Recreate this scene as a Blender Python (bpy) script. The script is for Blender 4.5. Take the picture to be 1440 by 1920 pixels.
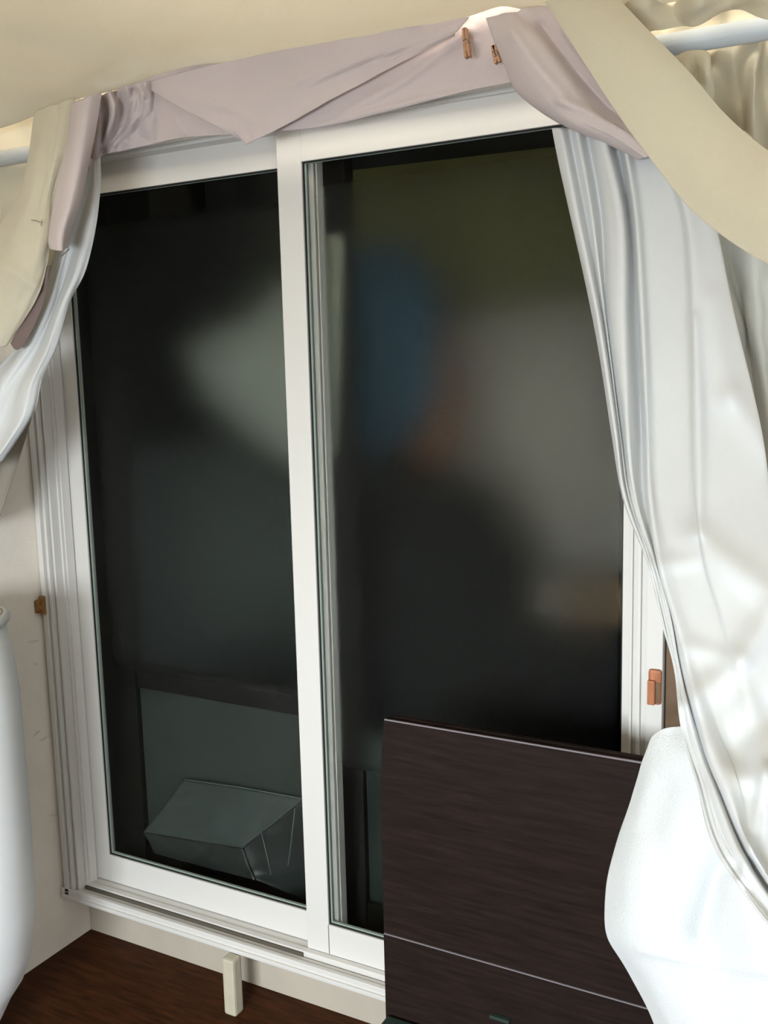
import bpy, bmesh, math, random
from mathutils import Vector, Matrix, noise

for o in list(bpy.data.objects):
    bpy.data.objects.remove(o)
S = bpy.context.scene
C = S.collection

# ------------------------------------------------------------------ camera
CAM = Vector((1.1668, -1.7099, 1.2174))
YAW, PIT, ROL, FOC = -0.503882, -0.146043, -0.0256492, 1858.45
_cy, _sy, _cp, _sp = math.cos(YAW), math.sin(YAW), math.cos(PIT), math.sin(PIT)
FWD = Vector((_sy*_cp, _cy*_cp, _sp))
_r = Vector((_cy, -_sy, 0)); _u = _r.cross(FWD)
RGT = math.cos(ROL)*_r + math.sin(ROL)*_u
UP = -math.sin(ROL)*_r + math.cos(ROL)*_u
cd = bpy.data.cameras.new('camera'); cam = bpy.data.objects.new('camera', cd); C.objects.link(cam)
cd.sensor_fit = 'HORIZONTAL'; cd.sensor_width = 36; cd.lens = FOC/1440*36; cd.clip_start = .01
m3 = Matrix((RGT, UP, -FWD)).transposed()
cam.matrix_world = Matrix.Translation(CAM) @ m3.to_4x4()
S.camera = cam

# ------------------------------------------------------------------ world, lights, exposure
w = bpy.data.worlds.new('world'); S.world = w; w.use_nodes = True
bg = w.node_tree.nodes['Background']
bg.inputs[0].default_value = (.89, .94, .97, 1); bg.inputs[1].default_value = 1.2
S.view_settings.view_transform = 'Standard'; S.view_settings.look = 'None'
S.view_settings.gamma = 1; S.view_settings.use_curve_mapping = False
S.view_settings.exposure = 0.0

def area(name, loc, target, sx, sy, power, col, spread=0):
    l = bpy.data.lights.new(name, 'AREA'); l.shape = 'RECTANGLE'; l.size = sx; l.size_y = sy
    l.energy = power; l.color = col
    if spread: l.spread = math.radians(spread)
    o = bpy.data.objects.new(name, l); C.objects.link(o); o.location = loc
    o.rotation_euler = (Vector(target)-Vector(loc)).to_track_quat('-Z', 'Y').to_euler()
    return o
# daylight from the window in the wall behind the photographer
area('daylight_window', (.80, -3.4, 1.12), (.30, -.3, .70), 1.0, .9, 43, (.88, .95, 1.0), 95)
# added light above the cream canopy, unseen, to brighten the cloth
area('canopy_fill', (.5, -1.1, 2.36), (.5, -1.1, 0), 1.2, 1.2, 42, (1, .94, .82))
# added weak fill for the shapes beyond the glass; no lamp there
area('far_fill', (.2, .42, 2.2), (.2, .42, 0), 1.8, .4, .75, (1, .97, .9))

# ------------------------------------------------------------------ materials
def mat(name, col, rough=.6, spec=.3, transl=0, bump=0, bscale=400, mottle=0, mscale=6, tcol=None, sheen=0, stretch=(1, 1, 1)):
    m = bpy.data.materials.new(name); m.use_nodes = True
    nt = m.node_tree; N = nt.nodes; L = nt.links
    p = N['Principled BSDF']; out = N['Material Output']
    p.inputs['Base Color'].default_value = (*col, 1)
    p.inputs['Roughness'].default_value = rough
    p.inputs['Specular IOR Level'].default_value = spec
    if sheen: p.inputs['Sheen Weight'].default_value = sheen
    tc = N.new('ShaderNodeTexCoord'); mp = N.new('ShaderNodeMapping'); mp.inputs['Scale'].default_value = stretch
    L.new(tc.outputs['Object'], mp.inputs[0])
    if mottle:
        n = N.new('ShaderNodeTexNoise'); n.inputs['Scale'].default_value = mscale; n.inputs['Detail'].default_value = 6
        L.new(mp.outputs[0], n.inputs['Vector'])
        r = N.new('ShaderNodeValToRGB')
        r.color_ramp.elements[0].position = .3; r.color_ramp.elements[1].position = .7
        r.color_ramp.elements[0].color = (*[c*(1-mottle) for c in col], 1)
        r.color_ramp.elements[1].color = (*[min(1, c*(1+mottle)) for c in col], 1)
        L.new(n.outputs[0], r.inputs[0]); L.new(r.outputs[0], p.inputs['Base Color'])
    if bump:
        n = N.new('ShaderNodeTexNoise'); n.inputs['Scale'].default_value = bscale; n.inputs['Detail'].default_value = 3
        L.new(mp.outputs[0], n.inputs['Vector'])
        b = N.new('ShaderNodeBump'); b.inputs['Strength'].default_value = bump; b.inputs['Distance'].default_value = .002
        L.new(n.outputs[0], b.inputs['Height']); L.new(b.outputs[0], p.inputs['Normal'])
    if transl:
        t = N.new('ShaderNodeBsdfTranslucent'); t.inputs[0].default_value = (*(tcol or col), 1)
        mx = N.new('ShaderNodeMixShader'); mx.inputs[0].default_value = transl
        L.new(p.outputs[0], mx.inputs[1]); L.new(t.outputs[0], mx.inputs[2]); L.new(mx.outputs[0], out.inputs[0])
    return m

M = {}
M['pvc'] = mat('white_plastic_frame', (.66, .64, .605), .38, .4, bump=.05, bscale=60)
M['groove'] = mat('groove_shadow_plastic', (.10, .085, .065), .6, .2)
M['gasket'] = mat('black_gasket', (.012, .013, .012), .5, .3)
M['bead'] = mat('grey_green_bead', (.30, .36, .31), .4, .4)
M['wall'] = mat('beige_wallpaper', (.84, .77, .68), .85, .15, bump=.4, bscale=260, mottle=.04, mscale=12)
M['riser'] = mat('cream_board', (.50, .44, .36), .7, .2, mottle=.05, mscale=9)
M['floor'] = mat('red_brown_floor', (.050, .016, .0045), .6, .12, mottle=.45, mscale=14, stretch=(1, 8, 1), bump=.2, bscale=60)
M['postwood'] = mat('pale_painted_post', (.50, .46, .35), .6, .25, mottle=.06, mscale=20)
M['oak'] = mat('orange_wood_latch', (.40, .15, .065), .45, .35, mottle=.25, mscale=50, stretch=(3, 3, .5))
M['oakdark'] = mat('worn_brown_latch', (.26, .13, .045), .6, .2, mottle=.5, mscale=130)
M['pinwood'] = mat('clothespin_wood', (.50, .27, .16), .5, .3, mottle=.2, mscale=90)
M['metal'] = mat('spring_wire', (.16, .14, .12), .35, .5)
M['pillar'] = mat('brown_pillar', (.16, .10, .06), .6, .2, mottle=.2, mscale=20)
M['dark'] = mat('dark_brown_veneer', (.013, .0072, .0055), .7, .10, mottle=.35, mscale=7, stretch=(2, 2, 26), bump=.1, bscale=150)
M['darkedge'] = mat('pale_edge_strip', (.20, .18, .19), .3, .5)
M['cream'] = mat('cream_cotton', (.79, .73, .58), .85, .15, .28, .5, 700, .03, 5, sheen=.2)
M['canopy'] = mat('cream_canopy_cotton', (.82, .79, .69), .85, .15, .36, .5, 700, .03, 3, sheen=.2)
M['pink'] = mat('pinkish_white_cotton', (.74, .64, .625), .8, .2, .2, .5, 700, .03, 6, sheen=.2)
M['silk'] = mat('silvery_white_curtain', (.72, .735, .74), .46, .55, .16, .15, 900, .02, 6, sheen=.1)
M['silkgrey'] = mat('greyish_white_curtain', (.62, .62, .57), .6, .3, .15, .3, 900, .03, 6)
M['shade'] = mat('shade_toned_curtain', (.30, .27, .22), .85, .1, .1, .4, 700)  # shadow under the white curtain is put into this colour
M['sheet'] = mat('white_cotton_sheet', (.66, .68, .68), .85, .15, .1, .6, 500, .01, 6, sheen=.3)
M['mauve'] = mat('mauve_lining', (.20, .15, .14), .85, .1, .05, .4, 600)
M['rod'] = mat('pale_blue_rod', (.55, .60, .64), .45, .4)
M['whitepl'] = mat('white_container_plastic', (.86, .87, .87), .5, .35)
M['lidline'] = mat('lid_groove', (.35, .30, .24), .6, .2)
M['greenish'] = mat('dark_green_plastic', (.02, .035, .028), .4, .4)
# beyond the glass; olive to tan carry the room's reflection as colour
M['sash'] = mat('dark_bronze_sash', (.010, .009, .008), .5, .3)
M['frost'] = mat('frosted_grey_pane', (.040, .047, .042), .7, .2, mottle=.1, mscale=5)
M['frostdark'] = mat('dark_grey_pane', (.022, .028, .024), .7, .2)
M['farwall'] = mat('far_dark_wall', (.03, .032, .028), .9, .1)
M['olive'] = mat('olive_reflection_tone', (.145, .135, .05), .9, .1, mottle=.1, mscale=2)
M['pale'] = mat('pale_reflection_tone', (.40, .365, .32), .9, .1, mottle=.08, mscale=2)
M['whiterefl'] = mat('white_reflection_tone', (.34, .36, .30), .9, .1)
M['blue'] = mat('blue_reflection_tone', (.04, .10, .15), .8, .2, mottle=.15)
M['rust'] = mat('rust_reflection_tone', (.22, .10, .05), .8, .2)
M['black'] = mat('black_reflection_tone', (.010, .010, .010), .8, .1)
M['tan'] = mat('tan_reflection_tone', (.17, .115, .07), .8, .1)

def glass_mat(name, fx0, fx1, fz0, fz1, soft=.06):
    """clear pane whose upper middle gets added frosting that blurs the view (rough inside the given rectangle)"""
    m = bpy.data.materials.new(name); m.use_nodes = True
    nt = m.node_tree; N = nt.nodes; L = nt.links; p = N['Principled BSDF']
    p.inputs['Base Color'].default_value = (.93, .96, .94, 1)
    p.inputs['Transmission Weight'].default_value = 1; p.inputs['IOR'].default_value = 1.12
    tc = N.new('ShaderNodeTexCoord'); sx = N.new('ShaderNodeSeparateXYZ'); L.new(tc.outputs['Object'], sx.inputs[0])
    def ramp(sock, a, b):
        r = N.new('ShaderNodeMapRange'); r.interpolation_type = 'SMOOTHSTEP'
        r.inputs['From Min'].default_value = a; r.inputs['From Max'].default_value = b
        L.new(sock, r.inputs['Value']); return r.outputs[0]
    def mul(a, b):
        q = N.new('ShaderNodeMath'); q.operation = 'MULTIPLY'
        L.new(a, q.inputs[0])
        if isinstance(b, float): q.inputs[1].default_value = b
        else: L.new(b, q.inputs[1])
        return q.outputs[0]
    k = mul(ramp(sx.outputs[0], fx0, fx0+soft), ramp(sx.outputs[0], fx1, fx1-soft))
    k = mul(k, mul(ramp(sx.outputs[2], fz0, fz0+soft*1.5), ramp(sx.outputs[2], fz1, fz1-soft)))
    L.new(mul(k, .62), p.inputs['Roughness'])
    return m

# ------------------------------------------------------------------ helpers
def link(name, me, material=None, parent=None):
    o = bpy.data.objects.new(name, me); C.objects.link(o)
    if material: me.materials.append(material)
    if parent: o.parent = parent
    return o
def tag(o, label=None, cat=None, group=None, kind=None):
    if label: o['label'] = label
    if cat: o['category'] = cat
    if group: o['group'] = group
    if kind: o['kind'] = kind
    return o
def empty(name, label=None, cat=None, group=None, kind=None, loc=(0, 0, 0)):
    o = bpy.data.objects.new(name, None); C.objects.link(o); o.empty_display_size = .05; o.location = loc
    return tag(o, label, cat, group, kind)
def boxes(name, lst, material, parent=None, bevel=.0015):
    bm = bmesh.new()
    for (x0, x1, y0, y1, z0, z1) in lst:
        g = bmesh.ops.create_cube(bm, size=1)
        for v in g['verts']:
            v.co = Vector(((x0+x1)/2+v.co.x*(x1-x0), (y0+y1)/2+v.co.y*(y1-y0), (z0+z1)/2+v.co.z*(z1-z0)))
    if bevel:
        bmesh.ops.bevel(bm, geom=bm.edges[:], offset=bevel, segments=2, affect='EDGES', profile=.6)
    me = bpy.data.meshes.new(name); bm.to_mesh(me); bm.free()
    o = link(name, me, material, None)
    if parent:
        o.parent = parent; o.matrix_parent_inverse = Matrix.Translation(-parent.location)
    return o
def frame_ring(x0, x1, z0, z1, wl, wr, wb, wt, y0, y1):
    """four rails round an opening; outer rectangle given, widths inwards"""
    return [(x0, x0+wl, y0, y1, z0, z1), (x1-wr, x1, y0, y1, z0, z1),
            (x0+wl, x1-wr, y0, y1, z0, z0+wb), (x0+wl, x1-wr, y0, y1, z1-wt, z1)]

def A(px, py, y):
    """point on the vertical plane at depth y seen at that place in the photograph"""
    d = FWD + RGT*((px-720)/FOC) - UP*((py-960)/FOC)
    return CAM + d*((y-CAM.y)/d.y)
def cr(p, t):
    n = len(p)-1; t = max(0, min(n-1e-6, t)); i = int(t); f = t-i
    a = p[max(i-1, 0)]; b = p[i]; c = p[i+1]; d = p[min(i+2, n)]
    return .5*((2*b)+(c-a)*f+(2*a-5*b+4*c-d)*f*f+(3*b-a-3*c+d)*f*f*f)
def cloth(name, rows, material, nu=60, nv=60, thick=.0016, wr=(), parent=None, world=False, seed=0, creases=()):
    """cloth lofted through rows of control points; wr: (amplitude, freq across, freq along)"""
    P = [[Vector(q) if world else A(*q) for q in r] for r in rows]
    nc = len(P[0])
    grid = []
    for j in range(nv+1):
        t = j/nv*(len(P)-1)
        row = [cr([P[r][c] for r in range(len(P))], t) for c in range(nc)]
        grid.append([cr(row, i/nu*(nc-1)) for i in range(nu+1)])
    if wr:
        base = [[q.copy() for q in r] for r in grid]
        for j in range(nv+1):
            for i in range(nu+1):
                a = base[j][min(i+1, nu)]-base[j][max(i-1, 0)]; b = base[min(j+1, nv)][i]-base[max(j-1, 0)][i]
                n = a.cross(b)
                if n.length < 1e-12: continue
                n.normalize(); d = 0
                for k, wv in enumerate(wr):
                    am, fu, fv = wv[:3]
                    if len(wv) > 3:
                        am *= max(0, min(1, (j/nv-wv[3])*4))*max(0, min(1, (i/nu-.45)*4))
                    q = noise.noise(Vector((i/nu*fu+seed, j/nv*fv, seed*3.7+k*11)))
                    d += -am*abs(q)*3.0 if am < 0 else am*q*1.6
                grid[j][i] = base[j][i]+n*d
    if creases:
        for row in grid:
            for i in range(len(row)):
                v = row[i]-CAM; z = v.dot(FWD); px = 720+FOC*v.dot(RGT)/z; py = 960-FOC*v.dot(UP)/z; d = 0
                for pts, wd, am in creases:
                    best = 1e9
                    for (x0, y0), (x1, y1) in zip(pts, pts[1:]):
                        L2 = (x1-x0)**2+(y1-y0)**2; t = max(0, min(1, ((px-x0)*(x1-x0)+(py-y0)*(y1-y0))/L2))
                        best = min(best, (px-x0-t*(x1-x0))**2+(py-y0-t*(y1-y0))**2)
                    d += am*math.exp(-best/(wd*wd)*1.2)
                row[i] = row[i]-v.normalized()*d
    vs = [q for r in grid for q in r]; W = nu+1
    fs = [(j*W+i, j*W+i+1, (j+1)*W+i+1, (j+1)*W+i) for j in range(nv) for i in range(nu)]
    me = bpy.data.meshes.new(name); me.from_pydata(vs, [], fs)
    for p in me.polygons: p.use_smooth = True
    o = link(name, me, material)
    if parent:
        o.parent = parent; o.matrix_parent_inverse = Matrix.Translation(-parent.location)
    s = o.modifiers.new('thickness', 'SOLIDIFY'); s.thickness = thick; s.offset = 0
    return o
def tube(name, pts, r, material, parent=None, sides=16, radii=None):
    vs = []; fs = []; n = len(pts); pts = [Vector(p) for p in pts]
    for i, p in enumerate(pts):
        t = (pts[min(i+1, n-1)]-pts[max(i-1, 0)]).normalized()
        a = t.orthogonal().normalized() if i == 0 else (a-t*a.dot(t)).normalized()
        b = t.cross(a); rr = radii[i] if radii else r
        for k in range(sides):
            an = 2*math.pi*k/sides; vs.append(p+(a*math.cos(an)+b*math.sin(an))*rr)
    for i in range(n-1):
        for k in range(sides):
            k2 = (k+1) % sides
            fs.append((i*sides+k, i*sides+k2, (i+1)*sides+k2, (i+1)*sides+k))
    fs.append(tuple(range(sides))[::-1]); fs.append(tuple(range((n-1)*sides, n*sides)))
    me = bpy.data.meshes.new(name); me.from_pydata(vs, [], fs)
    for p in me.polygons: p.use_smooth = len(p.vertices) == 4
    o = link(name, me, material)
    if parent:
        o.parent = parent; o.matrix_parent_inverse = Matrix.Translation(-parent.location)
    return o
def lathe(name, cx, cy, prof, material, parent=None, sides=72, sx=1, sy=1):
    vs = []; fs = []; n = len(prof)
    for (r, z) in prof:
        for k in range(sides):
            a = 2*math.pi*k/sides; vs.append((cx+r*sx*math.cos(a), cy+r*sy*math.sin(a), z))
    for i in range(n-1):
        for k in range(sides):
            k2 = (k+1) % sides; fs.append((i*sides+k, i*sides+k2, (i+1)*sides+k2, (i+1)*sides+k))
    fs.append(tuple(range(sides))[::-1]); fs.append(tuple(range((n-1)*sides, n*sides)))
    me = bpy.data.meshes.new(name); me.from_pydata(vs, [], fs)
    for p in me.polygons: p.use_smooth = len(p.vertices) == 4
    o = link(name, me, material)
    if parent:
        o.parent = parent; o.matrix_parent_inverse = Matrix.Translation(-parent.location)
    return o

# ------------------------------------------------------------------ the setting
FZ = -.245           # floor level; z = 0 is the lower edge of the window glass
XW = -.725           # left wall
tag(boxes('floor', [(-.9, 3.2, -4.2, .12, FZ-.05, FZ)], M['floor'], bevel=0), 'dark reddish brown floor under the window sill', kind='structure')
tag(boxes('wall_left', [(XW-.1, XW, -3.2, .1, FZ, 2.4)], M['wall'], bevel=0), 'beige papered wall left of the window', kind='structure')
wb = tag(boxes('wall_back', [(XW, 3.2, .062, .10, FZ, -.10), (XW, 3.2, .0, .10, 1.765, 2.4), (.80, 3.2, .0, .10, -.10, 1.765)], M['wall'], bevel=0),
    'beige wall around the window', kind='structure')
tag(boxes('ceiling', [(-.9, 3.2, -3.2, .1, 2.4, 2.45)], M['wall'], bevel=0), kind='structure')
tag(boxes('baseboard_back', [(XW+.001, 1.2, .046, .0615, FZ+.0005, -.106)], M['riser'], bevel=.001), 'cream riser board below the window frame', kind='structure')
tag(boxes('trim_1', [(.789, .83, -.03, -.0005, FZ+.001, 1.76)], M['pillar'], bevel=.001), 'brown wooden strip right of the window frame', kind='structure')
# small peeled flakes on the wallpaper
wl_ = bpy.data.objects['wall_left']
for (px, py, ln) in ((62, 1202, 9), (80, 1385, 7), (70, 1375, 5), (100, 1528, 8), (66, 1245, 4)):
    d0 = FWD + RGT*((px-720)/FOC) - UP*((py-960)/FOC); q = CAM + d0*((XW-CAM.x)/d0.x)
    bm = bmesh.new(); n_ = 9; top = []; bot = []
    for k in range(n_):
        t = k/(n_-1); yy = q.y+(t-.5)*ln*.0045; hz = .0035*math.sin(math.pi*t)*(1+.4*math.sin(k*2.3+px)); zc = q.z+.003*math.sin(t*4+py)
        top.append(bm.verts.new((XW+.0035*math.sin(math.pi*t)+.0004, yy, zc+hz))); bot.append(bm.verts.new((XW+.0004, yy, zc-hz-.0003)))
    for k in range(n_-1): bm.faces.new((top[k], top[k+1], bot[k+1], bot[k]))
    me = bpy.data.meshes.new('peeled_flake'); bm.to_mesh(me); bm.free()
    link('peeled_flake', me, M['wall'], wl_)

# ---- the white window
win = empty('window_1', 'white sliding window with two tall dark panes', kind='structure', loc=(.04, 0, -.1))
XL, XR = -.708, .786
jamb = [  # left jamb, stepped profile
    (XL-.016, XL, -.034, .055, -.104, 1.745), (XL, XL+.013, -.046, .055, -.104, 1.745), (XL+.013, XL+.020, -.036, .055, -.104, 1.745),
    (XL+.020, XL+.028, -.042, .055, -.104, 1.745), (XL+.028, XL+.034, -.026, .055, -.104, 1.745), (XL+.034, XL+.040, -.034, .055, -.104, 1.745),
    (XL+.040, XL+.045, -.012, .055, -.104, 1.745), (XL+.045, XL+.049, -.004, .02, -.104, 1.745)]
boxes('left_jamb', jamb, M['pvc'], win, .001)
jr = [(XR-.028, XR, -.044, .055, -.104, 1.745), (XR-.038, XR-.028, -.038, .055, -.104, 1.745), (XR-.044, XR-.038, -.046, .055, -.104, 1.745),
      (XR-.054, XR-.044, -.034, .055, -.104, 1.745), (XR-.058, XR-.054, -.040, .055, -.104, 1.745), (XR-.066, XR-.0605, -.016, .055, -.104, 1.745)]
boxes('right_jamb', jr, M['pvc'], win, .001)
sill = [(XL-.012, XR, -.046, .055, -.106, -.086), (XL-.012, XR, -.046, -.036, -.086, -.077), (XL+.04, XR-.06, -.036, -.020, -.086, -.081),
        (XL+.04, XR-.06, -.0145, .000, -.086, -.070), (XL+.04, XR-.06, .000, .055, -.086, -.074)]
boxes('sill', sill, M['pvc'], win, .001)
boxes('sill_lip', [(XL-.010, XR-.01, -.051, -.0462, -.100, -.092)], M['pvc'], win, .001)
boxes('sill_groove', [(XL+.045, -.002, -.0195, -.0150, -.0855, -.0735)], M['groove'], win, 0)
head = [(XL+.045, XR-.06, -.046, .055, 1.722, 1.750), (XL+.045, XR-.06, -.036, .055, 1.708, 1.722), (XL+.045, XR-.06, -.042, -.02, 1.699, 1.708),
        (XL+.045, XR-.06, -.030, -.015, 1.690, 1.699), (XL+.045, XR-.06, -.010, .055, 1.684, 1.708), (XL-.01, XR, -.052, .0, 1.750, 1.763)]
boxes('head', head, M['pvc'], win, .001)

def sash(name, label, x0, x1, z0, z1, wl, wr, wb, wt, y, gm, grooves=True):
    """sash frame, front face at y; glass a centimetre back, edged by a black gasket and a grey-green bead"""
    f = boxes(name, frame_ring(x0, x1, z0, z1, wl, wr, wb, wt, y, y+.024), M['pvc'], win, .0012)
    f['label'] = label
    gx0, gx1, gz0, gz1 = x0+wl, x1-wr, z0+wb, z1-wt
    boxes('gasket', frame_ring(gx0-.0006, gx1+.0006, gz0-.0006, gz1+.0006, .0036, .0036, .0036, .0036, y+.0045, y+.012), M['gasket'], f, 0)
    boxes('glazing_bead', frame_ring(gx0+.003, gx1-.003, gz0+.003, gz1-.003, .0032, .0005, .0032, .0005, y+.0075, y+.012), M['bead'], f, 0)
    boxes('glass_pane', [(gx0+.001, gx1-.001, y+.012, y+.015, gz0+.001, gz1-.001)], gm, f, 0)
    return f
sash('sash', 'left sash, set further back, with a tall dark pane', XL+.045, .072, -.072, 1.686, .044, .068, .072, .066, .026,
     glass_mat('pane_left_frosting', -.60, .03, .46, 1.58), True)
sash('sash', 'right sash, nearer the room, with a tall dark pane', 0, .7205, -.070, 1.692, .0575, .0165, .070, .072, 0.0,
     glass_mat('pane_right_frosting', .055, .72, .33, 1.60), True)
# ridges on the edge of the left sash that show through the right pane
boxes('edge_ridge', [(.060, .0725, .0195, .0258, -.06, 1.68), (.0765, .0795, .022, .045, -.06, 1.68)], M['pvc'], win, .0008)
# mitre lines where the meeting stile joins the lower rail
boxes('joint_line', [(.0566, .0576, -.0008, .0, -.068, 0.0)], M['groove'], win, 0)

# ---- wooden latch blocks
lt = empty('wooden_latch', 'orange-brown wooden latch on the right side of the white window frame', 'latch', loc=(.777, -.05, .62))
boxes('plate', [(.764, .786, -.052, -.0445, .628, .690)], M['oak'], lt, .005)
boxes('tongue', [(.764, .777, -.060, -.0525, .629, .672)], M['oak'], lt, .002)
boxes('recess', [(.7775, .7845, -.0535, -.0522, .632, .668)], M['pillar'], lt, 0)
ll = empty('wooden_latch', 'worn brown wooden latch on the left side of the white window frame', 'latch', loc=(XL, -.05, .63))
boxes('plate', [(XL-.0005, XL+.012, -.056, -.0465, .640, .686)], M['oakdark'], ll, .001)
boxes('tongue', [(XL-.0155, XL-.001, -.058, -.0365, .643, .674)], M['oakdark'], ll, .001)

# ---- post under the sill
post = boxes('support_post', [(-.188, -.155, -.074, -.042, FZ, -.1065)], M['postwood'], None, .006)
tag(post, 'short pale wooden post propping up the front of the window sill', 'post')

# ---- dark window behind the glass
win2 = empty('window_2', 'dark framed outer window behind the white one', kind='structure', loc=(0, .15, -.1))
boxes('stile', [(-.70, -.590, .13, .165, -.10, 1.74)], M['sash'], win2)
boxes('stile', [(.020, .080, .13, .165, -.10, 1.74)], M['sash'], win2)
boxes('stile', [(.76, .80, .13, .165, -.10, 1.74)], M['sash'], win2)
boxes('rail', [(-.589, .019, .135, .16, .415, .476)], M['sash'], win2)
boxes('rail', [(-.589, .019, .13, .165, -.10, -.01)], M['sash'], win2)
boxes('rail', [(.081, .759, .13, .165, -.10, -.01)], M['sash'], win2)
boxes('rail', [(-.70, .80, .13, .165, 1.742, 1.79)], M['sash'], win2)
boxes('frosted_pane', [(-.589, .019, .145, .150, -.009, .414)], M['frost'], win2, 0)
boxes('frosted_pane', [(.081, .759, .145, .150, -.009, .40)], M['frostdark'], win2, 0)
# added enclosure around the stand-in shapes beyond the glass
tag(boxes('wall_far', [(-1.3, 1.6, 1.35, 1.4, -.3, 2.3)], M['farwall'], bevel=0), 'dark wall of the dim space beyond the window', kind='structure')
tag(boxes('trim_2', [(-1.3, -1.25, .10, 1.35, -.3, 2.3), (1.55, 1.6, .10, 1.35, -.3, 2.3), (-1.3, 1.6, .10, 1.35, 2.3, 2.34), (-1.3, 1.6, .10, 1.35, -.34, -.3)], M['farwall'], bevel=0),
    'dark lining of the dim space beyond the window', kind='structure')

# ------------------------------------------------------------------ added shapes beyond the glass, standing in for the room's reflection
def slab(name, pts, y, depth, material, label, cat, rnd=.02, group=None):
    """thick rounded body whose front outline passes through the given points on plane y"""
    bm = bmesh.new(); P = [A(a, b, y) for a, b in pts]
    f = bm.faces.new([bm.verts.new(p) for p in P])
    r = bmesh.ops.extrude_face_region(bm, geom=[f])
    for v in [g for g in r['geom'] if isinstance(g, bmesh.types.BMVert)]: v.co.y += depth
    bmesh.ops.recalc_face_normals(bm, faces=bm.faces[:])
    bmesh.ops.bevel(bm, geom=bm.edges[:], offset=rnd, segments=3, affect='EDGES')
    me = bpy.data.meshes.new(name); bm.to_mesh(me); bm.free()
    for p in me.polygons: p.use_smooth = True
    return tag(link(name, me, material), label, cat, group)
slab('white_reflection', [(640, 380), (600, 560), (520, 520), (470, 600), (350, 645), (390, 740), (450, 800), (520, 850), (640, 900)], .42, .03, M['whiterefl'],
     'off-white shape standing in for a reflection in the left pane', 'cloth', .008)
slab('olive_reflection', [(560, 330), (1160, 260), (1180, 640), (840, 640), (560, 560)], .95, .03, M['olive'],
     'olive shape standing in for a reflection high in the right pane', 'panel', .008)
slab('pale_reflection', [(830, 600), (1190, 560), (1200, 1130), (1000, 1120), (850, 960)], .75, .03, M['pale'],
     'pale grey-pink shape standing in for a reflection in the right pane, right half', 'screen', .008)
slab('blue_reflection', [(630, 500), (700, 440), (780, 480), (810, 600), (800, 760), (740, 850), (650, 840), (620, 650)], .5, .06, M['blue'],
     'blue shape standing in for reflected clothing in the right pane', 'garment', .02)
slab('rust_reflection', [(775, 560), (840, 600), (860, 800), (820, 890), (760, 880), (770, 700)], .6, .05, M['rust'],
     'rust-brown shape standing in for a reflection right of the blue one', 'garment', .02)
slab('strip_reflection', [(560, 440), (640, 440), (632, 860), (560, 860)], .095, .012, M['whiterefl'],
     'narrow whitish shape standing in for a reflection at the left edge of the right pane', 'towel', .008)
slab('black_reflection', [(640, 920), (860, 920), (930, 1100), (960, 1210), (1180, 1225), (1180, 1500), (640, 1500)], .28, .20, M['black'],
     'black bulky shape standing in for a reflection low in the right pane', 'furniture', .03)
slab('tan_reflection', [(1050, 1100), (1190, 1090), (1190, 1215), (1040, 1215)], .55, .12, M['tan'],
     'tan shape standing in for a reflection at the lower right of the right pane', 'box', .01)
slab('lump_reflection', [(960, 1120), (1040, 1090), (1060, 1200), (930, 1205)], .52, .08, M['pale'],
     'pale shape standing in for a reflection left of the tan one', 'reflection', .02)

slab('pane_tone_board', [(205, 840), (720, 815), (720, 1300), (205, 1290)], .55, .03, M['frost'],
     'grey-green board added for the dim tone of the outer pane above the dark rail', 'board', .008)  # added board giving the outer pane its grey-green tone

# plastic-wrapped box behind the lower left pane
pb = empty('wrapped_box', 'box wrapped in clear plastic behind the lower left pane', 'box', loc=A(480, 1600, .1))
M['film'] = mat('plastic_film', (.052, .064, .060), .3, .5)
M['film2'] = mat('plastic_film_shaded', (.022, .026, .024), .3, .5)  # same film, toned darker for the shaded side and front
M['filmline'] = mat('plastic_crease_glint', (.17, .20, .195), .3, .6)  # glints on the plastic folds, put into a paler colour
def wp(*q): return A(*q)
def plate(name, quad, material, thick=.004, parent=None, wr=()):
    a, b, c, d = quad
    return cloth(name, [[a, b], [d, c]], material, 24, 24, thick, wr, parent)
plate('top_cover', [(345, 1462, .128), (572, 1498, .128), (455, 1590, .075), (270, 1560, .075)], M['film'], .003, pb, ((.002, 5, 5),))
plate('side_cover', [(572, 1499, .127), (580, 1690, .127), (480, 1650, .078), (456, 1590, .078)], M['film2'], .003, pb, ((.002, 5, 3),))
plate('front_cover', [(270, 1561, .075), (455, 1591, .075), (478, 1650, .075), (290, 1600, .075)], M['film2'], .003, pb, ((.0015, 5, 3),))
tube('crease', [A(345, 1461, .122), A(450, 1476, .122), A(566, 1497, .122)], .0012, M['filmline'], pb, 6)
tube('crease', [A(553, 1515, .118), A(546, 1580, .112), A(536, 1655, .108)], .0013, M['filmline'], pb, 6)
tube('crease', [A(490, 1560, .085), A(502, 1610, .085), A(508, 1640, .085)], .0008, M['filmline'], pb, 6)

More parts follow.
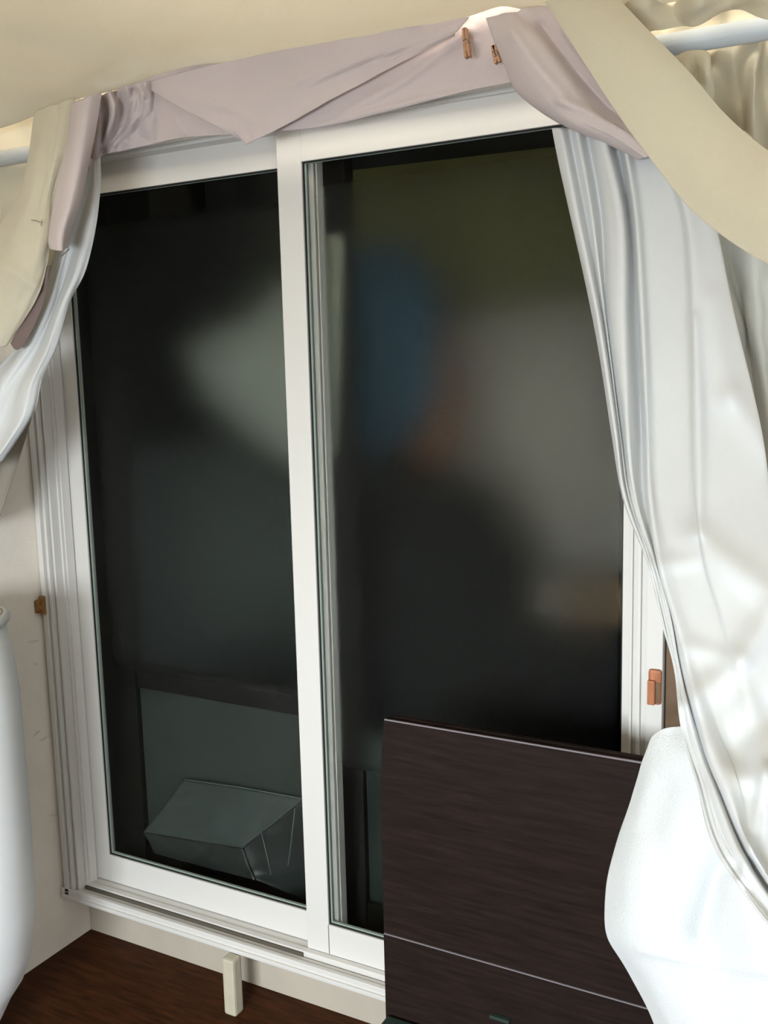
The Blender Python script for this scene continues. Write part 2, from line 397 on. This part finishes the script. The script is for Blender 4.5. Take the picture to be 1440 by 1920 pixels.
# ------------------------------------------------------------------ dark cabinet board, lower right
cb = empty('dark_cabinet', 'tall dark brown wooden cabinet in front of the right pane', 'cabinet', loc=(.80, -.23, FZ))
YC = -.25
zs = A(720, 1750, YC).z; xl = A(720, 1750, YC).x
zt = A(733, 1352, YC+.02).z-.003
def prof_panel(name, prof, x0, x1, material, parent):
    n = len(prof); vs = [(x, y, z) for x in (x0, x1) for (y, z) in prof]
    bm = bmesh.new(); vv = [bm.verts.new(v) for v in vs]
    for i in range(n):
        k = (i+1) % n; bm.faces.new([vv[q] for q in (i, k, n+k, n+i)])
    bm.faces.new(vv[:n][::-1]); bm.faces.new(vv[n:])
    bmesh.ops.recalc_face_normals(bm, faces=bm.faces[:])
    me = bpy.data.meshes.new(name); bm.to_mesh(me); bm.free()
    o = link(name, me, material); o.parent = parent; o.matrix_parent_inverse = Matrix.Translation(-parent.location)
    return o
nf = 14
front = [(YC+.022*(k/nf)**1.8, zs+.002 if k == 0 else zt-.17+.172*k/nf) for k in range(nf+1)]
back = [(YC+.040, zt+.002), (YC+.036, zt-.05), (YC+.034, zs+.002)]
prof_panel('upper_panel', front+back, xl, xl+.98, M['dark'], cb)
boxes('edge_strip', [(xl+.001, xl+.97, YC+.0205, YC+.0235, zt+.0022, zt+.0045)], M['darkedge'], cb, 0)
boxes('lower_panel', [(xl, xl+.98, YC-.002, YC+.034, FZ+.0005, zs-.0008)], M['dark'], cb, .001)
boxes('seam_strip', [(xl+.0005, xl+.98, YC-.0015, YC+.025, zs-.0006, zs+.0012)], M['darkedge'], cb, 0)
boxes('back_rail', [(xl+.01, xl+.96, YC+.0405, YC+.050, zt-.03, zt+.004)], M['dark'], cb, .001)
hd = A(938, 1908, YC-.005)
boxes('handle', [(hd.x-.018, hd.x+.018, YC-.012, YC-.0025, hd.z-.003, hd.z+.003)], M['greenish'], cb, .001)
gb = A(745, 1935, YC-.03)
tag(boxes('storage_tray', [(gb.x-.03, gb.x+.25, YC-.16, YC-.01, gb.z-.06, gb.z+.012)], M['greenish'], None, .004), 'dark green plastic tray at the foot of the dark cabinet', 'tray')

# ------------------------------------------------------------------ white container at the left edge
ct = empty('round_container', 'white rounded container with a grooved lid at the left picture edge', 'container', loc=(-.44, -.52, FZ))
R0 = .15; cy = -.42
_q = A(51, 1450, -1.0)-CAM; _q.z = 0; _q.normalize(); _nl = Vector((-_q.y, _q.x, 0))      # sight line grazing its right side
_c = CAM+_nl*R0; cx = (_c+_q*((cy-_c.y)/_q.y)).x
_t = (Vector((cx, cy, 0))-CAM).dot(_q)
def zz(px, py):
    v = A(px, py, -1.0)-CAM
    return CAM.z+v.z/Vector((v.x, v.y)).length*_t
ct.location = (cx, cy, FZ)
zl = zz(42, 1152)
lathe('body', cx, cy, [(.07, FZ+.001), (.068, FZ+.012), (.05, FZ+.02), (.05, zz(0, 1900)-.02), (.085, zz(0, 1862)), (.112, zz(0, 1830)), (.132, zz(28, 1775)),
      (.145, zz(45, 1690)), (.150, zz(50, 1560)), (.150, zz(50, 1290)), (.144, zz(48, 1225)), (.134, zl-.022), (.128, zl-.012)], M['whitepl'], ct)
lathe('lid', cx, cy, [(.12, zl-.0115), (.136, zl-.011), (.142, zl-.004), (.143, zl+.003), (.138, zl+.011), (.132, zl+.013), (.127, zl+.0105), (.122, zl+.013), (.10, zl+.017), (.05, zl+.022), (.01, zl+.0225)], M['sheet'], ct)
lathe('lid_groove', cx, cy, [(.1250, zl+.0108), (.1258, zl+.0122), (.1282, zl+.0122), (.1290, zl+.0112)], M['lidline'], ct)

# ------------------------------------------------------------------ curtain rod
rp0 = A(-60, 308, -.098); rp1 = A(1280, 80, -.098)
d = (rp1-rp0).normalized()
rodo = tube('curtain_rod', [rp0, rp0+d*.4, rp0+d*.9, rp1+d*.5], .0165, M['rod'])
tag(rodo, 'pale bluish curtain rod across the top behind the cloths', 'rod')

# ------------------------------------------------------------------ cloths
# canopy stretched overhead from the rod back over the photographer
cn = cloth('canopy', [
    [(-160, 275, -.17), (-20, 245, -.17), (130, 196, -.17), (280, 152, -.17), (430, 120, -.17), (620, 82, -.17), (880, 36, -.17), (1010, 15, -.17), (1200, 4, -.17), (1420, -20, -.17), (1600, -40, -.17)],
    [(-160, 210, -.24), (-20, 185, -.24), (130, 150, -.22), (280, 112, -.22), (430, 86, -.22), (620, 55, -.22), (880, 20, -.22), (1010, 3, -.22), (1200, -10, -.22), (1420, -40, -.22), (1600, -70, -.22)],
    [(-260, 90, -.40), (-60, 80, -.40), (110, 40, -.38), (280, 20, -.38), (430, 5, -.38), (620, -15, -.38), (880, -50, -.36), (1010, -60, -.36), (1200, -70, -.36), (1420, -110, -.36), (1600, -140, -.36)],
    [(-460, -150, -.7), (-160, -190, -.7), (90, -230, -.7), (280, -250, -.7), (430, -260, -.7), (620, -270, -.7), (880, -290, -.7), (1010, -300, -.7), (1200, -310, -.7), (1420, -350, -.7), (1600, -380, -.7)],
    ], M['canopy'], 120, 70, .0016, ((.010, 7, 3), (.004, 18, 3)), seed=1, creases=[([(-20, 62), (110, 100), (260, 128)], 22, .014), ([(-20, 150), (90, 150), (200, 165)], 16, .008), ([(300, 60), (500, 70), (700, 62)], 16, .006), ([(420, 20), (620, 40), (860, 22)], 18, .006)])
tag(cn, 'wide cream cloth stretched overhead across the top of the picture', 'canopy')
# unseen rest of the cloth; rear drop added to shade the window head
e0 = A(-460, -150, -.7); e1 = A(1600, -380, -.7)
cloth('rear_shading_span', [[e0, e0.lerp(e1, .5), e1], [(-.7, -1.5, 2.0), (.6, -1.4, 1.95), (1.9, -1.3, 1.98)], [(-.72, -2.3, 2.05), (.6, -2.3, 1.98), (2.2, -2.3, 2.05)], [(-.72, -2.58, 1.6), (.6, -2.6, 1.55), (2.2, -2.58, 1.6)], [(-.72, -2.6, 1.22), (.6, -2.62, 1.2), (2.2, -2.6, 1.22)]],
      M['canopy'], 40, 40, .0016, ((.01, 4, 3),), cn, True, 4)

# valance hung along the head of the window: back layer and a folded-over V shaped front layer
va = cloth('valance', [
    [(150, 200, -.170), (230, 165, -.170), (330, 130, -.170), (470, 100, -.170), (620, 70, -.170), (760, 32, -.166), (880, 4, -.164), (1000, -14, -.164)],
    [(165, 245, -.152), (235, 215, -.148), (330, 190, -.148), (470, 170, -.148), (620, 145, -.145), (760, 115, -.142), (880, 92, -.142), (1000, 80, -.145)],
    [(186, 292, -.138), (262, 276, -.132), (345, 258, -.130), (465, 250, -.128), (600, 238, -.126), (740, 206, -.125), (870, 172, -.124), (985, 150, -.124)],
    ], M['pink'], 130, 60, .0014, ((.0035, 12, 3), (.0022, 30, 4)), seed=2, creases=[
    ([(880, 60), (760, 150), (640, 215)], 10, .006), ([(890, 80), (870, 140), (850, 175)], 8, .004), ([(960, 158), (800, 184), (600, 234)], 8, .005),
    ([(290, 170), (330, 215), (345, 250)], 7, .005), ([(280, 175), (300, 225), (296, 262)], 6, .005), ([(300, 175), (380, 225), (440, 245)], 8, .004)])
tag(va, 'pinkish white cloth hung as a valance along the top of the window', 'valance')
cloth('folded_layer', [
    [(262, 158, -.176), (400, 122, -.176), (560, 88, -.176), (720, 56, -.176), (800, 42, -.176), (880, 32, -.176)],
    [(340, 202, -.166), (430, 182, -.166), (555, 146, -.166), (690, 104, -.168), (780, 74, -.170), (862, 52, -.172)],
    [(405, 236, -.159), (450, 222, -.159), (530, 190, -.160), (640, 142, -.162), (760, 96, -.166), (855, 60, -.170)],
    [(462, 269, -.154), (470, 268, -.154), (520, 243, -.156), (620, 187, -.159), (740, 124, -.164), (852, 66, -.169)],
    ], M['pink'], 90, 60, .0018, ((.003, 6, 4), (.0012, 18, 6)), va, False, 5, [([(850, 56), (700, 95), (560, 150)], 14, .005), ([(300, 165), (420, 200), (500, 236)], 12, .004)])
# tight gathers at the left end of the valance
gat = cloth('gathered_bunch', [
    [(150, 196, -.19), (166, 186, -.175), (178, 180, -.205), (192, 178, -.17), (205, 172, -.20), (216, 170, -.17), (232, 162, -.195), (250, 158, -.18), (272, 153, -.19), (292, 150, -.150)],
    [(158, 232, -.185), (174, 226, -.165), (186, 220, -.20), (200, 212, -.16), (212, 210, -.19), (228, 206, -.155), (246, 196, -.175), (262, 192, -.165), (282, 190, -.165), (306, 190, -.129)],
    [(160, 285, -.165), (172, 282, -.155), (181, 274, -.175), (192, 262, -.15), (204, 254, -.165), (222, 246, -.148), (244, 238, -.155), (262, 236, -.148), (284, 236, -.145), (316, 236, -.119)],
    [(168, 318, -.150), (174, 306, -.145), (182, 298, -.150), (192, 292, -.140), (206, 287, -.145), (224, 283, -.135), (246, 279, -.138), (266, 274, -.130), (288, 268, -.128), (318, 264, -.112)],
    ], M['pink'], 110, 60, .0014, ((.002, 10, 4),), va, False, 6, [([(196, 175), (186, 235), (172, 290)], 5, -.010), ([(222, 172), (212, 225), (190, 275)], 5, .009), ([(250, 170), (234, 235), (196, 282)], 6, -.010), ([(272, 160), (262, 215), (215, 270)], 6, .008), ([(262, 150), (274, 185)], 5, -.010), ([(292, 160), (286, 210), (240, 262)], 5, -.006)])

# right-hand swag of the same pinkish cloth
sw = cloth('swag', [
    [(912, 34, -.19), (940, 28, -.20), (968, 22, -.205), (990, 14, -.20), (1040, 8, -.18)],
    [(930, 80, -.19), (962, 70, -.215), (1000, 60, -.21), (1030, 52, -.185), (1070, 44, -.19)],
    [(948, 128, -.18), (985, 122, -.22), (1035, 112, -.215), (1068, 104, -.185), (1110, 95, -.20)],
    [(970, 172, -.17), (1020, 178, -.22), (1075, 174, -.22), (1112, 165, -.185), (1150, 156, -.20)],
    [(1036, 222, -.17), (1072, 228, -.225), (1118, 222, -.225), (1152, 214, -.19), (1195, 205, -.20)],
    [(1110, 262, -.18), (1140, 260, -.225), (1172, 255, -.225), (1200, 250, -.20), (1230, 246, -.20)],
    [(1195, 298, -.19), (1208, 296, -.22), (1220, 292, -.22), (1235, 288, -.20), (1260, 285, -.20)],
    ], M['pink'], 70, 90, .0018, ((.003, 5, 4),), seed=7, creases=[([(1015, 50), (1070, 130), (1140, 200), (1200, 240)], 10, -.010), ([(1060, 60), (1130, 150), (1205, 232)], 8, .008),
    ([(1050, 190), (1120, 215), (1200, 252)], 10, .008), ([(960, 60), (1010, 130), (1060, 185)], 12, .006)])
tag(sw, 'pinkish white cloth swag sweeping down at the upper right of the window', 'swag')

# cream straps
st = cloth('cream_tieback', [
    [(1022, 2, -.235), (1060, -4, -.245), (1100, -10, -.245), (1146, -14, -.235)],
    [(1078, 90, -.26), (1120, 74, -.272), (1164, 58, -.272), (1206, 48, -.26)],
    [(1150, 200, -.29), (1200, 172, -.305), (1250, 150, -.305), (1288, 132, -.29)],
    [(1214, 290, -.32), (1270, 256, -.335), (1320, 226, -.335), (1352, 206, -.32)],
    [(1285, 382, -.35), (1330, 336, -.37), (1380, 300, -.37), (1412, 262, -.35)],
    [(1362, 448, -.39), (1400, 396, -.41), (1440, 350, -.41), (1474, 305, -.39)],
    [(1450, 500, -.43), (1480, 448, -.45), (1520, 400, -.45), (1550, 350, -.43)],
    [(1560, 540, -.47), (1590, 490, -.49), (1620, 440, -.49), (1650, 390, -.47)],
    ], M['cream'], 50, 90, .002, ((.002, 3, 4),), seed=8)
tag(st, 'wide smooth cream cloth band hanging diagonally at the upper right', 'tieback')

# cream curtain gathered on the rod in the upper right corner
def pleats(xs, deps, levels):
    return [[(x, y, b-dd) for (x, dd) in zip(row, deps)] for (row, y, b) in levels]
n = 17; dep = [(.03 if i % 2 else 0)+(.012 if i % 3 == 0 else 0) for i in range(n)]
rows = []
for (py, b, amp, sp) in ((-90, -.055, .7, 1.0), (-20, -.058, .5, 1.0), (40, -.058, .45, .99), (78, -.056, .4, 1.0), (110, -.056, .4, .99), (180, -.06, 1.3, .98), (270, -.065, 1.2, 1.0), (380, -.065, 1, 1.02)):
    rows.append([(1110+i*34*sp+(9*math.sin(i*2.1+py*.013)), py-.13*(i*34)+8*math.sin(i*1.3), b-dep[i]*amp*(.6 if 60 < py < 130 else 1)) for i in range(n)])
gc = cloth('gathered_curtain', rows, M['cream'], 170, 90, .0016, ((.004, 14, 6),), seed=9)
tag(gc, 'cream curtain gathered in folds on the rod in the upper right corner', 'curtain')
# a looped fold of the same curtain in front of the rod, and one knotted below it
cloth('fold_over_rod', [
    [(1150, -30, -.16), (1200, -40, -.19), (1260, -50, -.165), (1300, -60, -.20), (1360, -60, -.17), (1420, -60, -.20), (1500, -70, -.18)],
    [(1160, 20, -.165), (1210, 12, -.20), (1262, 6, -.165), (1310, 0, -.21), (1370, -10, -.175), (1440, -20, -.22), (1520, -30, -.19)],
    [(1185, 66, -.16), (1225, 60, -.175), (1272, 50, -.155), (1300, 48, -.17), (1372, 20, -.165), (1440, 36, -.20), (1520, 50, -.18)],
    ], M['cream'], 80, 40, .0016, ((.004, 8, 3),), gc, False, 11)
cloth('looped_fold', [
    [(1258, 118, -.14), (1275, 104, -.155), (1300, 96, -.16), (1325, 98, -.165), (1334, 110, -.15)],
    [(1262, 150, -.145), (1282, 140, -.19), (1306, 130, -.17), (1326, 136, -.19), (1336, 150, -.15)],
    [(1275, 195, -.15), (1292, 186, -.17), (1310, 180, -.19), (1326, 186, -.17), (1338, 196, -.15)],
    [(1290, 240, -.15), (1304, 236, -.18), (1320, 232, -.18), (1332, 236, -.17), (1344, 240, -.15)],
    ], M['cream'], 40, 40, .0018, ((.003, 3, 3),), gc, False, 12)
cloth('draped_fold', [
    [(1330, 228, -.20), (1370, 232, -.20), (1410, 260, -.21), (1450, 300, -.22), (1500, 320, -.22)],
    [(1340, 246, -.22), (1376, 256, -.23), (1408, 288, -.24), (1450, 320, -.25), (1500, 345, -.25)],
    [(1352, 262, -.20), (1380, 280, -.20), (1410, 306, -.21), (1450, 330, -.22), (1500, 352, -.22)],
    ], M['cream'], 50, 24, .0018, ((.003, 6, 2),), gc, False, 13)

# grey-white inner curtain behind the strap, far right
bg_ = cloth('inner_curtain', [
    [(1250, 330, -.110), (1300, 330, -.130), (1350, 330, -.110), (1400, 330, -.130), (1450, 330, -.110), (1520, 330, -.130)],
    [(1300, 480, -.130), (1340, 480, -.150), (1372, 480, -.125), (1410, 480, -.150), (1450, 480, -.130), (1520, 480, -.150)],
    [(1330, 620, -.160), (1372, 620, -.180), (1400, 610, -.160), (1420, 612, -.180), (1460, 620, -.160), (1530, 620, -.180)],
    [(1360, 760, -.190), (1390, 760, -.210), (1415, 750, -.195), (1440, 750, -.210), (1480, 760, -.190), (1550, 760, -.210)],
    [(1370, 1000, -.260), (1410, 1000, -.270), (1440, 1000, -.260), (1470, 1000, -.270), (1510, 1000, -.260), (1570, 1000, -.270)],
    ], M['silkgrey'], 70, 70, .0016, ((.006, 5, 4), (.003, 9, 9)), seed=14)
tag(bg_, 'dull grey-white curtain behind the cream band at the right picture edge', 'curtain')

# the big silvery white curtain on the right
tab = '''240 1036 1050 1066 1082 1098 1114 1130 1150 1165 1182 1208 1225 1245 1270 1300
400 1068 1083 1096 1110 1127 1145 1165 1179 1190 1210 1270 1286 1310 1335 1362
600 1112 1122 1131 1135 1139 1150 1170 1193 1204 1222 1284 1302 1336 1378 1420
800 1146 1153 1158 1161 1165 1171 1180 1202 1212 1232 1290 1305 1350 1424 1480
930 1168 1172 1176 1179 1182 1186 1192 1206 1218 1238 1298 1309 1362 1440 1500
1060 1216 1218 1220 1222 1224 1227 1230 1232 1240 1262 1316 1330 1385 1460 1520
1160 1240 1242 1244 1247 1250 1253 1256 1258 1266 1290 1340 1360 1410 1480 1540
1260 1267 1268 1269 1270 1271 1273 1274 1276 1290 1318 1362 1392 1430 1500 1560
1380 1281 1283 1285 1288 1291 1296 1302 1310 1326 1350 1390 1420 1456 1520 1580
1480 1308 1311 1315 1320 1326 1333 1340 1350 1364 1385 1416 1444 1480 1540 1600
1590 1340 1344 1349 1356 1364 1373 1382 1392 1405 1424 1450 1476 1510 1560 1620
1700 1415 1418 1424 1430 1438 1446 1455 1465 1478 1494 1516 1540 1568 1610 1660
1800 1498 1502 1508 1514 1522 1530 1540 1550 1562 1578 1598 1620 1645 1680 1720'''
ydep = {240: -.165, 400: -.20, 600: -.27, 800: -.35, 930: -.42, 1060: -.50, 1160: -.55, 1260: -.60, 1380: -.66, 1480: -.72, 1590: -.78, 1700: -.84, 1800: -.90}
off = [0, .022, -.004, .014, -.018, .016, .026, -.016, .020, .004, .006, .034, .026, .006, -.03]
sc = {240: .8, 400: 1, 600: 1, 800: .9, 930: .7, 1060: .55, 1160: .5, 1260: .5, 1380: .6, 1480: .7, 1590: .8, 1700: .8, 1800: .8}
rows = []
for ln in tab.split('\n'):
    v = list(map(float, ln.split())); py = v[0]
    v[15] = v[14]-14
    low = 1 if py < 900 else (.6 if py < 1000 else .22)
    thin = .35 if py >= 600 else .8
    rows.append([(x, py, ydep[py]-off[i]*sc[py]*(low if i < 7 else 1)*(thin if 2 <= i <= 4 else 1)) for i, x in enumerate(v[1:])])
rc = cloth('white_curtain', rows, M['silk'], 210, 230, .0014, ((.0012, 20, 12), (.010, 4, 7, .45), (.005, 7, 11, .5)), seed=15, creases=[
    ([(1450, 1150), (1392, 1236), (1330, 1290), (1275, 1322)], 30, .013), ([(1300, 1215), (1392, 1236)], 22, .006),
    ([(1450, 1330), (1390, 1390), (1352, 1438)], 34, -.014), ([(1352, 1440), (1400, 1462), (1450, 1450)], 26, .010),
    ([(1436, 1440), (1418, 1540), (1392, 1650)], 14, .009), ([(1308, 1005), (1345, 1040), (1450, 1120)], 34, .014),
    ([(1372, 745), (1405, 790), (1450, 850)], 30, .012), ([(1228, 1062), (1300, 1050)], 20, .006),
    ([(1300, 600), (1308, 760), (1310, 900), (1309, 1000)], 14, .010), ([(1340, 560), (1350, 660), (1372, 745)], 24, .008),
    ([(1290, 1330), (1330, 1420), (1380, 1600)], 22, .009)])
tag(rc, 'silvery white curtain in long folds sweeping down the right side of the window', 'curtain')

# white sheet over a rounded shape, lower right
sh = cloth('draped_sheet', [
    [(1216, 1420, -.60), (1226, 1384, -.61), (1250, 1364, -.62), (1300, 1362, -.62), (1380, 1372, -.62), (1480, 1390, -.62), (1600, 1400, -.62)],
    [(1200, 1450, -.595), (1214, 1424, -.615), (1250, 1415, -.635), (1310, 1420, -.645), (1390, 1430, -.645), (1480, 1440, -.645), (1600, 1450, -.64)],
    [(1172, 1545, -.59), (1196, 1535, -.635), (1250, 1525, -.655), (1320, 1530, -.66), (1400, 1540, -.67), (1490, 1545, -.67), (1610, 1550, -.66)],
    [(1152, 1650, -.59), (1184, 1655, -.645), (1250, 1650, -.665), (1330, 1650, -.66), (1410, 1650, -.68), (1500, 1650, -.68), (1620, 1650, -.67)],
    [(1142, 1745, -.60), (1180, 1755, -.65), (1260, 1760, -.67), (1330, 1765, -.66), (1420, 1765, -.69), (1510, 1765, -.69), (1630, 1765, -.68)],
    [(1180, 1830, -.60), (1216, 1850, -.65), (1280, 1870, -.67), (1350, 1880, -.67), (1430, 1885, -.69), (1510, 1885, -.69), (1630, 1885, -.68)],
    [(1232, 1925, -.60), (1260, 1940, -.65), (1310, 1960, -.67), (1370, 1980, -.67), (1440, 1990, -.69), (1520, 1990, -.69), (1630, 1990, -.68)],
    ], M['sheet'], 110, 110, .004, ((.006, 3, 3), (.0012, 8, 8)), seed=16, creases=[
    ([(1400, 1560), (1345, 1640), (1318, 1740)], 26, -.014), ([(1250, 1480), (1230, 1560), (1250, 1640)], 30, -.008), ([(1200, 1780), (1300, 1800), (1440, 1822)], 8, .005)])
tag(sh, 'white sheet draped in a rounded hump in the lower right corner', 'sheet')

# left-hand cloths
lc = cloth('rear_cream_curtain', [
    [(-200, 240, -.075), (-120, 232, -.060), (-60, 226, -.075), (0, 218, -.060), (50, 205, -.075), (90, 196, -.060), (150, 180, -.075)],
    [(-200, 300, -.060), (-120, 292, -.075), (-60, 284, -.060), (0, 276, -.075), (50, 265, -.060), (90, 256, -.075), (150, 240, -.060)],
    [(-200, 420, -.075), (-120, 420, -.060), (-60, 420, -.075), (-10, 420, -.060), (30, 410, -.075), (90, 400, -.060), (140, 390, -.075)],
    [(-200, 560, -.060), (-120, 560, -.075), (-60, 560, -.060), (-20, 560, -.075), (10, 560, -.060), (50, 550, -.075), (80, 540, -.060)],
    [(-200, 700, -.075), (-120, 700, -.060), (-60, 700, -.075), (-30, 700, -.060), (0, 700, -.075), (25, 690, -.060), (40, 680, -.075)],
    ], M['cream'], 70, 60, .0016, ((.0015, 6, 4),), seed=17)
tag(lc, 'cream curtain hanging behind the rod at the upper left edge', 'curtain')
ls = cloth('cream_drape', [
    [(62, 212, -.20), (86, 200, -.215), (112, 192, -.215), (142, 184, -.20)],
    [(50, 290, -.22), (78, 286, -.24), (104, 284, -.24), (126, 282, -.225)],
    [(25, 380, -.23), (55, 376, -.26), (84, 374, -.26), (104, 372, -.24)],
    [(-30, 450, -.24), (25, 452, -.28), (70, 450, -.28), (95, 448, -.25)],
    [(-100, 500, -.25), (0, 515, -.29), (55, 525, -.285), (88, 500, -.26)],
    [(-120, 570, -.27), (-20, 580, -.30), (30, 582, -.29), (66, 566, -.27)],
    [(-140, 640, -.28), (-50, 650, -.31), (-10, 652, -.30), (14, 646, -.28)],
    ], M['cream'], 60, 80, .002, ((.004, 4, 4), (.0015, 9, 7)), seed=18, creases=[([(-20, 488), (30, 512), (80, 545)], 14, .010), ([(70, 300), (50, 390), (20, 440)], 12, .004)])
tag(ls, 'cream cloth drape curving off to the left above the white curtain', 'drape')
lp = cloth('pinkish_strip', [
    [(134, 194, -.215), (150, 188, -.235), (168, 180, -.235), (190, 172, -.21)],
    [(124, 280, -.23), (138, 280, -.255), (154, 282, -.255), (172, 284, -.225)],
    [(102, 370, -.25), (118, 372, -.272), (136, 374, -.272), (152, 376, -.24)],
    [(92, 430, -.255), (104, 432, -.282), (120, 434, -.282), (131, 434, -.25)],
    [(93, 466, -.26), (104, 469, -.285), (116, 470, -.285), (127, 464, -.25)],
    ], M['pink'], 40, 60, .002, ((.002, 3, 4),), seed=19)
tag(lp, 'narrow pinkish white cloth strip hanging at the upper left of the window', 'strip')
lg = cloth('tied_curtain', [
    [(140, 285, -0.124), (156, 285, -0.133), (168, 285, -0.122), (178, 286, -0.133), (187, 288, -0.124)],
    [(140, 340, -0.155), (154, 340, -0.167), (166, 342, -0.155), (177, 344, -0.167), (188, 346, -0.155)],
    [(118, 420, -0.177), (134, 422, -0.190), (148, 424, -0.177), (164, 424, -0.190), (180, 424, -0.177)],
    [(96, 500, -0.197), (110, 504, -0.211), (124, 508, -0.197), (142, 508, -0.213), (160, 508, -0.197)],
    [(76, 570, -0.217), (90, 572, -0.230), (102, 574, -0.217), (116, 572, -0.232), (131, 566, -0.214)],
    [(28, 656, -0.246), (50, 655, -0.260), (70, 655, -0.246), (88, 655, -0.262), (106, 650, -0.242)],
    [(-40, 730, -0.276), (0, 730, -0.290), (30, 725, -0.276), (56, 720, -0.294), (80, 706, -0.269)],
    [(-70, 800, -0.296), (-30, 800, -0.310), (5, 795, -0.296), (36, 792, -0.314), (62, 778, -0.289)],
    [(-110, 900, -0.317), (-70, 890, -0.330), (-40, 880, -0.317), (-15, 872, -0.335), (6, 862, -0.312)],
    ], M['silk'], 90, 130, .0016, ((.0025, 8, 5),), seed=20)
tag(lg, 'white curtain pulled to the left of the window, brightly lit low down', 'curtain')
cloth('mauve_lining', [
    [(88, 500, -.255), (92, 498, -.255), (95, 500, -.25)],
    [(66, 560, -.262), (76, 562, -.262), (84, 560, -.258)],
    [(38, 610, -.272), (52, 612, -.272), (64, 612, -.268)],
    [(20, 644, -.285), (30, 656, -.288), (44, 648, -.285)],
    ], M['mauve'], 16, 40, .0015, (), lg, False, 21)
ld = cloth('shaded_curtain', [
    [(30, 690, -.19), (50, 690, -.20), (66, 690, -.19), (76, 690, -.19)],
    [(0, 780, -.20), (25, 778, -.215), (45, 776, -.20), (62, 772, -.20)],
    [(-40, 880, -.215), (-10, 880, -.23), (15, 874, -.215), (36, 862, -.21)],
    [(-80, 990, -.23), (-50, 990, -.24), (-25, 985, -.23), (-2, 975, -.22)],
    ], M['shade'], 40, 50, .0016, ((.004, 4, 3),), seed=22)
tag(ld, 'curtain edge coloured dark for the shadow under the bright white curtain at the left', 'curtain')

# ------------------------------------------------------------------ clothespins and pins
def clothespin(top, bot, label, w=.0095):
    top = Vector(top); bot = Vector(bot); ax = (bot-top).normalized()
    side = ax.cross(Vector((0, -1, 0))).normalized(); outv = side.cross(ax).normalized()
    if outv.y > 0: outv = -outv
    L_ = (bot-top).length
    root = empty('clothespin', label, 'clothespin', 'clothespins', loc=top)
    for s in (-1, 1):
        bm = bmesh.new(); ring = []
        prof = [(0, .0008), (.35, .0022), (.5, .0018), (.62, .0022), (1, .0030)]
        for (t, gap) in prof:
            c = top+ax*(L_*t)+side*(s*gap)
            hw = .0026 if t < 1 else .0020
            ring.append([bm.verts.new(c+side*(s*hw*a)+outv*(b*w/2)) for a, b in ((-1, -1), (1, -1), (1, 1), (-1, 1))])
        for i in range(len(ring)-1):
            for k in range(4): bm.faces.new([ring[i][k], ring[i][(k+1) % 4], ring[i+1][(k+1) % 4], ring[i+1][k]])
        bm.faces.new(ring[0]); bm.faces.new(ring[-1])
        bmesh.ops.recalc_face_normals(bm, faces=bm.faces[:])
        me = bpy.data.meshes.new('jaw'); bm.to_mesh(me); bm.free()
        o = link('jaw', me, M['pinwood']); o.parent = root; o.matrix_parent_inverse = Matrix.Translation(-root.location)
    c = top+ax*(L_*.5); pts = []
    for i in range(40):
        a = i/40*2*math.pi*4; pts.append(c+outv*(-.006+.012*i/39)+side*(math.cos(a)*.0045)+ax*(math.sin(a)*.0045))
    tube('spring', pts, .0007, M['metal'], root, 6)
    return root
clothespin(A(872, 54, -.172), A(878, 108, -.176), 'wooden clothespin clipped to the pinkish cloth at the top centre')
clothespin(A(926, 86, -.168), A(934, 118, -.168), 'wooden clothespin half hidden behind the swag at the upper right', .008)
pn = tube('safety_pin', [A(108, 480, -.292), A(113, 481, -.296), A(118, 478, -.298), A(124, 472, -.298), A(130, 467, -.292)], .0011, M['metal'], None, 8)
tag(pn, 'dark metal pin at the lower end of the pinkish strip', 'pin')
st2 = tube('thread_stitch', [A(51, 411, -.267), A(60, 413, -.275), A(68, 414, -.276), A(78, 418, -.276)], .0006, M['metal'], None, 6)
tube('stitch_end', [A(51, 405, -.268), A(51, 411, -.268), A(50, 417, -.268)], .0006, M['metal'], st2, 6)
tube('stitch_end', [A(79, 412, -.277), A(78, 418, -.277), A(77, 424, -.277)], .0006, M['metal'], st2, 6)
tag(st2, 'short dark thread stitch on the cream drape at the left', 'stitch')
